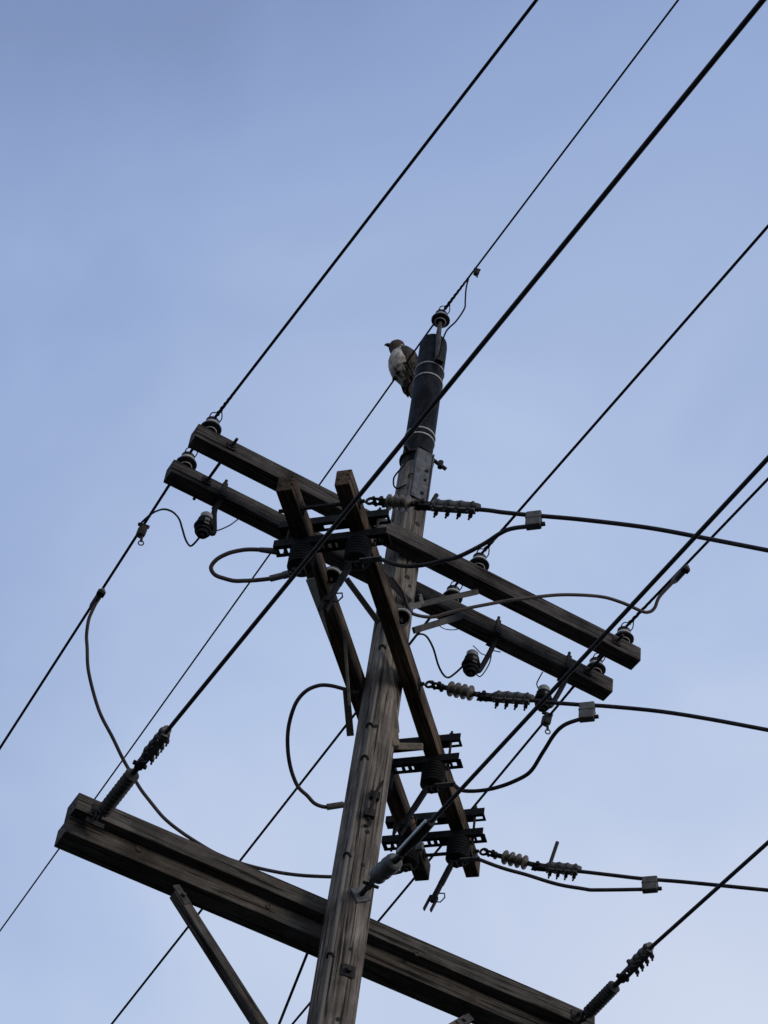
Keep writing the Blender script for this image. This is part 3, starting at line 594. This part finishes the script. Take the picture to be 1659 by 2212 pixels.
jump_r(tongue[1], [(1001, 1708), (1051, 1706), (1092, 1695), (1129, 1679), (1149, 1662), (1174, 1624), (1195, 1590), (1219, 1566), (1258, 1552)], PB, 'dark S-shaped jumper rising from the middle switch to its tap')
jump_r(tongue[2], [(1081.5, 1874), (1132, 1888), (1205, 1910), (1260, 1920.5), (1296, 1922.5), (1395, 1921)], PC, 'dark jumper sagging from the lowest switch to its tap')
# loop left of the topmost switch
E1 = local(sw1, (-0.30, -0.03, -0.03))
uv = [(612, 1243), (583.8, 1250), (537.5, 1254), (509.7, 1254.6), (482, 1250), (463.4, 1239.6), (455.3, 1224.5), (470.4, 1207), (495.8, 1194.4), (526, 1188), (560.6, 1187.5), (598, 1191)]
pts = between([proj(lterm[0])] + uv, lterm[0], E1); pts[0] = lterm[0]
lo = tag(conductor('jumper_cable', spline(pts, 7), 0.0115, MT['jumper'], 'x', 'cable', JG, 10), 'brown cable loop bulging left of the topmost switch', 'cable', JG)
b = MB(); b.tube(pts[1:3], 0.018, 10); b.tube([pts[1] * 0.5 + pts[0] * 0.5, pts[1]], 0.021, 10); b.tube(pts[-2:], [0.014, 0.02], 10)
b.build('sleeve', MT['tapg'], lo, org=lterm[0])
# loop behind the pole from the middle switch
E2 = at(775, 1492, 'y', 0.05); S2 = lterm[1]
uv = [(790, 1720), (742, 1738), (706, 1743.4), (682, 1737), (663.6, 1719.6), (643.2, 1697.6), (627.3, 1658), (621.3, 1604.4), (625.3, 1558.7), (639.2, 1519), (661, 1493), (686.8, 1481.3), (714.6, 1481.3), (742.4, 1488), (775, 1496)]
pts = between([proj(S2)] + uv, S2, E2); pts[0] = S2
lo = tag(conductor('jumper_cable', spline(pts, 7), 0.0115, MT['jumper'], 'x', 'cable', JG, 10), 'brown cable loop bulging left of the pole above the lowest crossarm', 'cable', JG)
b = MB(); b.tube(pts[2:4], 0.019, 10); b.build('sleeve', MT['tapg'], lo, org=S2)
# long tap jumper from the far left conductor to the lowest switch
def line_point(s, uv):
    return onv(uv[0], uv[1], s[2], D_F)
T3 = line_point(sL, (210, 1293)); E3 = lterm[2]
uv = [(210, 1297), (199, 1320), (191.2, 1341), (187, 1371), (188, 1400), (192, 1455), (213, 1532), (241, 1590), (268, 1644), (295, 1689.5), (321.3, 1728), (355.7, 1768), (395.4, 1800), (440, 1829), (486, 1852), (531, 1868), (583, 1881), (646, 1890.5), (718, 1894), (800, 1893), (862, 1884)]
pts = between(uv + [proj(E3)], T3, E3)
conductor('jumper_cable', spline(pts, 7), 0.011, MT['jumper'], 'long brown cable drooping from the far left wire down behind the lowest crossarm', 'cable', JG, 10)
t = thing('wire_tap', frame(T3, line_point(sL, (225, 1270)) - T3), 'slim grey tap on the far left wire where the long cable joins', 'connector', 'slim wire taps')
b = MB(); b.tube([(-0.09, 0, 0), (-0.06, 0, 0), (0.06, 0, 0), (0.085, 0, 0)], [0.014, 0.021, 0.021, 0.013], 10); b.build('body', MT['tapg'], t)
b = MB(); b.box((0.055, 0, -0.008), (0.04, 0.05, 0.03), None, 0.006); b.build('bolt', MT['dark'], t)
# jumper from behind the front beam to the right-hand wire
Tg = onv(1470, 1240, sR[0], D_N); Ag = at(846, 1245, 'y', -0.25)
uv = [(846, 1245), (869, 1277.5), (881, 1311), (895, 1326.5), (934, 1333), (974, 1322.5), (1042, 1308), (1100, 1297), (1150, 1290.3), (1223, 1285), (1296, 1288.5), (1343, 1301), (1383, 1319), (1401.4, 1322.3), (1414.6, 1311.8), (1425.2, 1288), (1459, 1252)]
pts = between(uv, Ag, Tg)
conductor('jumper_cable', spline(pts, 7), 0.0105, MT['jumper'], 'long brown jumper arching from the pole to the wire above the right crossarm ends', 'cable', JG, 10)
t = thing('wire_tap', frame(Tg, onv(1490, 1218, sR[0], D_N) - Tg), 'slim grey tap on the right wire at the end of the long arching jumper', 'connector', 'slim wire taps')
b = MB(); b.tube([(-0.08, 0, 0), (-0.055, 0, 0), (0.05, 0, 0), (0.075, 0, 0)], [0.014, 0.021, 0.021, 0.013], 10); b.build('body', MT['tapg'], t)
b = MB(); b.box((0.05, 0, -0.008), (0.035, 0.05, 0.03), None, 0.006); b.build('bolt', MT['dark'], t)

# ------------------------------------------------------------------ arresters hung below the rear crossarm
def arrester(P, strapx, label):
    """P is the body's foot; strap on the crossarm at strapx"""
    t = thing('surge_arrester', P, label, 'arrester', 'surge arresters under the rear crossarm')
    b = MB(); b.lathe([(0.012, -0.012), (0.014, 0.0), (0.034, 0.004), (0.036, 0.02), (0.047, 0.026), (0.049, 0.038), (0.038, 0.043), (0.038, 0.052), (0.049, 0.057), (0.050, 0.068), (0.039, 0.073), (0.039, 0.082), (0.050, 0.087), (0.050, 0.098), (0.040, 0.104), (0.044, 0.112), (0.044, 0.126), (0.036, 0.135)], 22); b.build('body', MT['black'], t)
    b = MB(); b.lathe([(0.034, 0.136), (0.036, 0.15), (0.036, 0.166), (0.028, 0.176), (0.01, 0.178)], 20); b.build('cap', MT['caps'], t)
    b = MB(); b.box((-0.005, -0.047, 0.075), (0.03, 0.012, 0.05), None, 0.004); b.build('name_plate', MT['tapg'], t)
    st = V((strapx, 0.157, 11.33)) - V(P)
    b = MB(); b.tube(spline([V((0.03, 0.0, 0.06)), V((0.07, 0.02, 0.09)), V((st.x - 0.02, st.y * 0.75, st.z - 0.12)), V((st.x, st.y - 0.03, st.z - 0.02)), st + V((0, -0.03, 0.01))], 6), 0.017, 8); b.torus((0, 0, 0.07), (0, 0, 1), 0.05, 0.009, 20, 6); b.build('bracket', MT['black'], t)
    b = MB(); b.box(st + V((0, -0.057, 0.062)), (0.03, 0.006, 0.135), None, 0.001); b.box(st + V((0, 0.0, 0.126)), (0.03, 0.12, 0.006), None, 0.001); b.box(st + V((0, 0, -0.001)), (0.03, 0.12, 0.006), None, 0.001)
    b.cyl(st + V((0, -0.045, 0.12)), st + V((0.004, -0.045, 0.165)), 0.010, 8); b.box(st + V((0, -0.062, 0.03)), (0.045, 0.012, 0.05), None, 0.004); b.build('strap', MT['dark'], t)
    return t
def foot(u, v, y): return at(u, v, 'y', y)
yA = 0.02
F1, F2, F3 = foot(436, 1156, yA), foot(1016, 1455, yA), foot(1172, 1531, yA)
arrester(F1, -1.155, 'dark arrester with pale cap hanging under the left part of the rear crossarm')
arrester(F2, 0.746, 'dark arrester with pale cap hanging under the rear crossarm right of the pole')
arrester(F3, 1.262, 'dark arrester with pale cap hanging just above the middle insulator string')
LG = 'thin leads of the arresters'
def lead(uv, A, B, r, label):
    pts = between(uv, A, B); conductor('arrester_lead', spline(pts, 6), r, MT['wire'], label, 'wire', LG, 6)
H1 = line_point(sL, (307, 1146)); H3 = line_point(sR, (1181, 1553)); H0 = onv(1030, 587, sT[0], D_N)
lead([(304, 1136), (306, 1129), (322, 1114), (336, 1105), (354.4, 1100), (373, 1106), (386.8, 1121), (393.7, 1142), (400.7, 1165), (410, 1179), (419.2, 1174.4), (434, 1157)], H1, F1, 0.0062, 'thin wavy lead from the far left wire to the left arrester')
lead([(447, 1149), (472.5, 1145), (495.6, 1135), (507, 1127), (519, 1118)], F1 + V((0, 0, 0.03)), at(519, 1118, 'y', 0.157), 0.004, 'thin ground lead from the left arrester to the rear crossarm')
lead([(893, 1380), (904.7, 1370), (921, 1374.5), (935.7, 1400), (946.6, 1436.3), (957.5, 1457), (968.4, 1463.6), (983, 1454.5), (1003, 1436)], at(893, 1380, 'y', -0.05), F2 + V((0, 0, 0.04)), 0.0062, 'thin wavy lead from the pole to the middle arrester')
lead([(1024, 1450), (1037.6, 1461.3), (1055.8, 1435.8), (1061.3, 1412), (1057, 1404), (1081, 1408.6)], F2 + V((0.01, 0, 0.01)), at(1081, 1408, 'y', 0.2), 0.0038, 'thin ground lead looping beside the middle arrester')
lead([(1172, 1452), (1161, 1472.5), (1160, 1480), (1166, 1494)], at(1172, 1452, 'y', 0.2), F3 + V((0, 0, 0.15)), 0.004, 'thin short lead dropping onto the right arrester')
lead([(946, 1350), (962, 1359), (985, 1360), (1000, 1352)], at(946, 1350, 'y', 0.1), at(1000, 1352, 'y', 0.2), 0.003, 'thin ground wire curling under the rear crossarm by the pole')
lead([(1022, 1395), (1030, 1402), (1040, 1412), (1056, 1417)], at(1015, 1390, 'y', 0.21), at(1056, 1417, 'y', 0.1), 0.003, 'thin ground wire curling above the middle arrester')
lead([(882, 985), (874, 1003), (853, 1028), (850, 1043), (852, 1051), (860, 1055), (878, 1047)], at(882, 985, 'y', -0.09), at(878, 1047, 'y', -0.09), 0.0055, 'thin wire dangling left of the pole top below the black sleeve')
lead([(1012, 602), (1008, 617), (1006, 632), (1005, 650), (1003, 667), (985, 694), (965, 714), (955, 740), (948, 770)], onv(1012, 602, sT[0], D_N), at(948, 772, 'y', -0.14), 0.0055, 'thin jumper curving from the top wire down to the pole sleeve')
lead([(897, 815), (893, 850), (891, 900), (888, 960)], at(897, 815, 'y', 0.06), at(888, 960, 'y', 0.06), 0.004, 'thin ground wire down the left side of the black pole sleeve')
def hot_clamp(P, dirv, label, ring=True):
    t = thing('hot_line_clamp', M.Translation(P), label, 'clamp', 'hot-line clamps on the thin wires')
    b = MB(); b.box((0.0, 0, -0.01), (0.05, 0.06, 0.07), M.Rotation(0.3, 4, 'X'), 0.014, 3); b.cyl((0, 0, 0.04), (0.012, 0, -0.09), 0.009, 8); b.cyl((0.03, -0.02, 0.03), (-0.03, 0.01, 0.05), 0.012, 8); b.build('body', MT['dark'], t)
    if ring:
        b = MB(); b.torus((0.014, 0, -0.105), (0.3, 1, 0.2), 0.016, 0.0045, 14, 6); b.build('eye', MT['steel'], t)
    return t
hot_clamp(H1, D_F, 'small clamp with eye on the far left wire beside the left arrester')
hot_clamp(H3, D_F, 'small clamp with eye on the wire under the right crossarm ends')
hc = hot_clamp(H0, D_N, 'small clamp on the thin wire above the pole top', False); hc.scale = (0.62, 0.62, 0.62)

# ------------------------------------------------------------------ guy wire behind the pole
A = V((0, 0.12, 9.25)); B_ = onv(603, 2212, A, D_F); d = (B_ - onv(662, 2064, A, D_F)).normalized(); Q0 = onv(662, 2064, A, D_F)
end = Q0 + d * (Q0.z / -d.z); st = Q0 - d * ((Q0.y - 0.11) / d.y)
conductor('guy_wire', [st, end], 0.008, MT['wire'], 'steep guy wire emerging below the lowest crossarm left of the pole', 'wire')

# ------------------------------------------------------------------ hawk
def bird_mat(name, c1, c2, streak=(40, 40, 10)):
    return material(name, c1, c2, streak, 0.9, bump=0.3, lo=0.38, hi=0.62)
BM = dict(back=bird_mat('brown_back_feathers', (0.009, 0.007, 0.006), (0.09, 0.068, 0.05), (42, 42, 26)),
          breast=bird_mat('pale_breast_feathers', (0.26, 0.22, 0.17), (0.74, 0.69, 0.60), (46, 46, 16)),
          flank=bird_mat('streaked_belly_feathers', (0.05, 0.038, 0.028), (0.44, 0.39, 0.31), (38, 38, 20)),
          head=bird_mat('brown_head_feathers', (0.05, 0.032, 0.024), (0.10, 0.065, 0.048), (70, 70, 70)),
          tail=bird_mat('rufous_tail_feathers', (0.13, 0.08, 0.06), (0.30, 0.21, 0.16), (60, 60, 8)),
          beak=material('dark_beak', (0.01, 0.01, 0.01), (0.03, 0.03, 0.03), rough=0.4), eye=material('dark_eye', (0.005, 0.004, 0.003), (0.01, 0.008, 0.006), rough=0.1),
          foot=material('dull_yellow_foot', (0.02, 0.016, 0.01), (0.06, 0.048, 0.025), rough=0.8))
FP = V((-0.01, 0, 0)); q = onv(861, 815, sT[2], D_F); FEET = V((-0.03, q.y, q.z + 0.006))
fwd = (-RR[0] * 0.90 - RR[2] * 0.42); fwd.z = 0; fwd.normalize()
bird = thing('hawk', frame(FEET, fwd), 'brown and white hawk perched on the thin wire left of the pole top', 'bird')
# local x = facing direction, z = up, y = its left. Body: one lofted surface from the tail root to the crown
ring_spec = [  # centre x, z, half depth (fore-aft), half width, tilt of ring normal in xz (deg from vertical)
    (-0.085, -0.065, 0.016, 0.036, 28), (-0.072, -0.03, 0.036, 0.052, 26), (-0.048, 0.02, 0.062, 0.074, 22), (-0.022, 0.07, 0.080, 0.089, 16), (-0.004, 0.12, 0.086, 0.097, 8),
    (0.006, 0.165, 0.083, 0.095, 0), (0.013, 0.203, 0.073, 0.085, 0), (0.012, 0.238, 0.066, 0.073, 2), (0.020, 0.265, 0.062, 0.062, 6), (0.036, 0.290, 0.062, 0.056, 12), (0.048, 0.316, 0.058, 0.053, 14), (0.048, 0.345, 0.052, 0.047, 10), (0.046, 0.365, 0.038, 0.034, 8), (0.044, 0.376, 0.022, 0.02, 6), (0.043, 0.380, 0.008, 0.008, 6)]
b = MB(); prev = None; n = 32; rows = []
for x, z, a, w, tl in ring_spec:
    tx = V((math.cos(math.radians(tl)), 0, math.sin(math.radians(-tl)))); rg = []
    for k in range(n):
        t_ = 2 * math.pi * k / n; j = 1 + 0.035 * noise.noise(V((x * 40, z * 40, k * 1.7)))
        rg.append(b.b.verts.new(V((x, 0, z)) + tx * (math.cos(t_) * a * j) + V((0, 1, 0)) * (math.sin(t_) * w * j)))
    if prev: b.skin(prev, rg)
    else: b.b.faces.new(rg[::-1])
    prev = rg
b.b.faces.new(prev)
b.b.faces.ensure_lookup_table()
bodyo = b.build('body', [BM['back'], BM['breast'], BM['flank'], BM['head']], bird)
for p in bodyo.data.polygons:
    c = p.center; ang = abs(math.degrees(math.atan2(c.y, c.x - (-0.02 + 0.1 * (c.z - 0.1)))))
    if c.z > 0.246 + 0.05 * max(0, min(1, (ang - 50) / 25)) * (ang < 115): p.material_index = 3
    elif ang < 82: p.material_index = 2 if (c.z < 0.06) else 1
    else: p.material_index = 0
for sy in (-1, 1):
    b = MB(); prev = None
    sp = [(0.004, 0.262, 0.030, 0.012), (-0.002, 0.222, 0.056, 0.022), (-0.020, 0.155, 0.064, 0.024), (-0.045, 0.09, 0.062, 0.022), (-0.072, 0.03, 0.050, 0.018), (-0.094, -0.02, 0.032, 0.012), (-0.110, -0.065, 0.016, 0.008), (-0.116, -0.085, 0.005, 0.004)]
    for i, (x, z, a, w) in enumerate(sp):
        yo = [0.066, 0.082, 0.091, 0.087, 0.073, 0.050, 0.032, 0.024][i]; rg = []
        for k in range(18):
            t_ = 2 * math.pi * k / 18; rg.append(b.b.verts.new(V((x + math.cos(t_) * a - 0.02, sy * (yo + math.sin(t_) * w), z + math.cos(t_) * a * 0.25))))
        if prev: b.skin(prev, rg)
        else: b.b.faces.new(rg[::-1])
        prev = rg
    b.b.faces.new(prev)
    for row, (z0, nf, ln) in enumerate(((0.20, 5, 0.075), (0.155, 6, 0.085), (0.105, 6, 0.095), (0.055, 5, 0.11), (0.01, 4, 0.11))):   # lapped feathers
        for k in range(nf):
            f = (k + 0.5 * (row % 2)) / (nf - 0.5) - 0.5; x = -0.035 - (0.2 - z0) * 0.30 - f * 0.085
            y = sy * (0.112 - abs(0.13 - z0) * 0.22 - abs(f) ** 2 * 0.09); tilt = -0.30 - 0.15 * f
            d = V((math.sin(tilt), -sy * 0.16, -math.cos(tilt))); w_ = V((math.cos(tilt), 0, math.sin(tilt))); o_ = V((0, sy, 0))
            c0 = V((x, y, z0)); vs = []
            for t_, h in ((0, 0.010), (0.45, 0.0145), (0.8, 0.011), (1.0, 0.002)):
                pz = c0 + d * (ln * t_) + o_ * (0.004 + 0.006 * t_)
                vs.append([b.b.verts.new(pz - w_ * h), b.b.verts.new(pz + o_ * 0.003), b.b.verts.new(pz + w_ * h), b.b.verts.new(pz - o_ * 0.002)])
            for A_, B_2 in zip(vs, vs[1:]): b.skin(A_, B_2)
            b.b.faces.new(vs[0][::-1]); b.b.faces.new(vs[-1])
    b.build('wing', BM['back'], bird)
    b = MB(); bmesh.ops.create_uvsphere(b.b, u_segments=10, v_segments=8, radius=0.0075, matrix=M.Translation((0.084, sy * 0.0355, 0.322))); b.build('eye', BM['eye'], bird)
    b = MB(); b.tube([(-0.01, sy * 0.035, 0.06), (0.0, sy * 0.034, 0.025), (0.004, sy * 0.03, 0.012)], [0.036, 0.028, 0.016], 14); b.build('thigh', BM['flank'], bird)
    b = MB(); b.tube([(0.004, sy * 0.03, 0.02), (0.002, sy * 0.03, 0.004)], [0.010, 0.009], 10)
    for dx, dy in ((0.03, 0.014), (0.034, 0.0), (0.03, -0.014), (-0.03, 0.0)):
        b.tube(spline([V((0.0, sy * 0.03, 0.006)), V((dx * 0.55, sy * 0.03 + dy * 0.7, 0.012)), V((dx * 0.95, sy * 0.03 + dy, 0.002)), V((dx * 0.9, sy * 0.03 + dy, -0.014))], 4), [0.0075, 0.0075, 0.0072, 0.007, 0.007, 0.0068, 0.0066, 0.006, 0.0055, 0.0045, 0.0035, 0.0025, 0.0015], 7)
    b.build('foot', BM['foot'], bird)
b = MB(); prev = None
for x, z, a, w in ((-0.075, -0.03, 0.020, 0.038), (-0.090, -0.06, 0.016, 0.040), (-0.110, -0.10, 0.011, 0.043), (-0.128, -0.135, 0.007, 0.046), (-0.133, -0.146, 0.004, 0.042)):
    rg = [b.b.verts.new(V((x + math.cos(2 * math.pi * k / 16) * a, math.sin(2 * math.pi * k / 16) * w, z))) for k in range(16)]
    if prev: b.skin(prev, rg)
    else: b.b.faces.new(rg[::-1])
    prev = rg
b.b.faces.new(prev); b.build('tail', BM['tail'], bird)
b = MB(); b.tube(spline([V((0.098, 0, 0.312)), V((0.118, 0, 0.309)), V((0.131, 0, 0.300)), V((0.134, 0, 0.286))], 4), [0.016, 0.0155, 0.015, 0.014, 0.0125, 0.011, 0.0095, 0.008, 0.0065, 0.005, 0.0035, 0.002, 0.001], 10); b.build('beak', BM['beak'], bird)
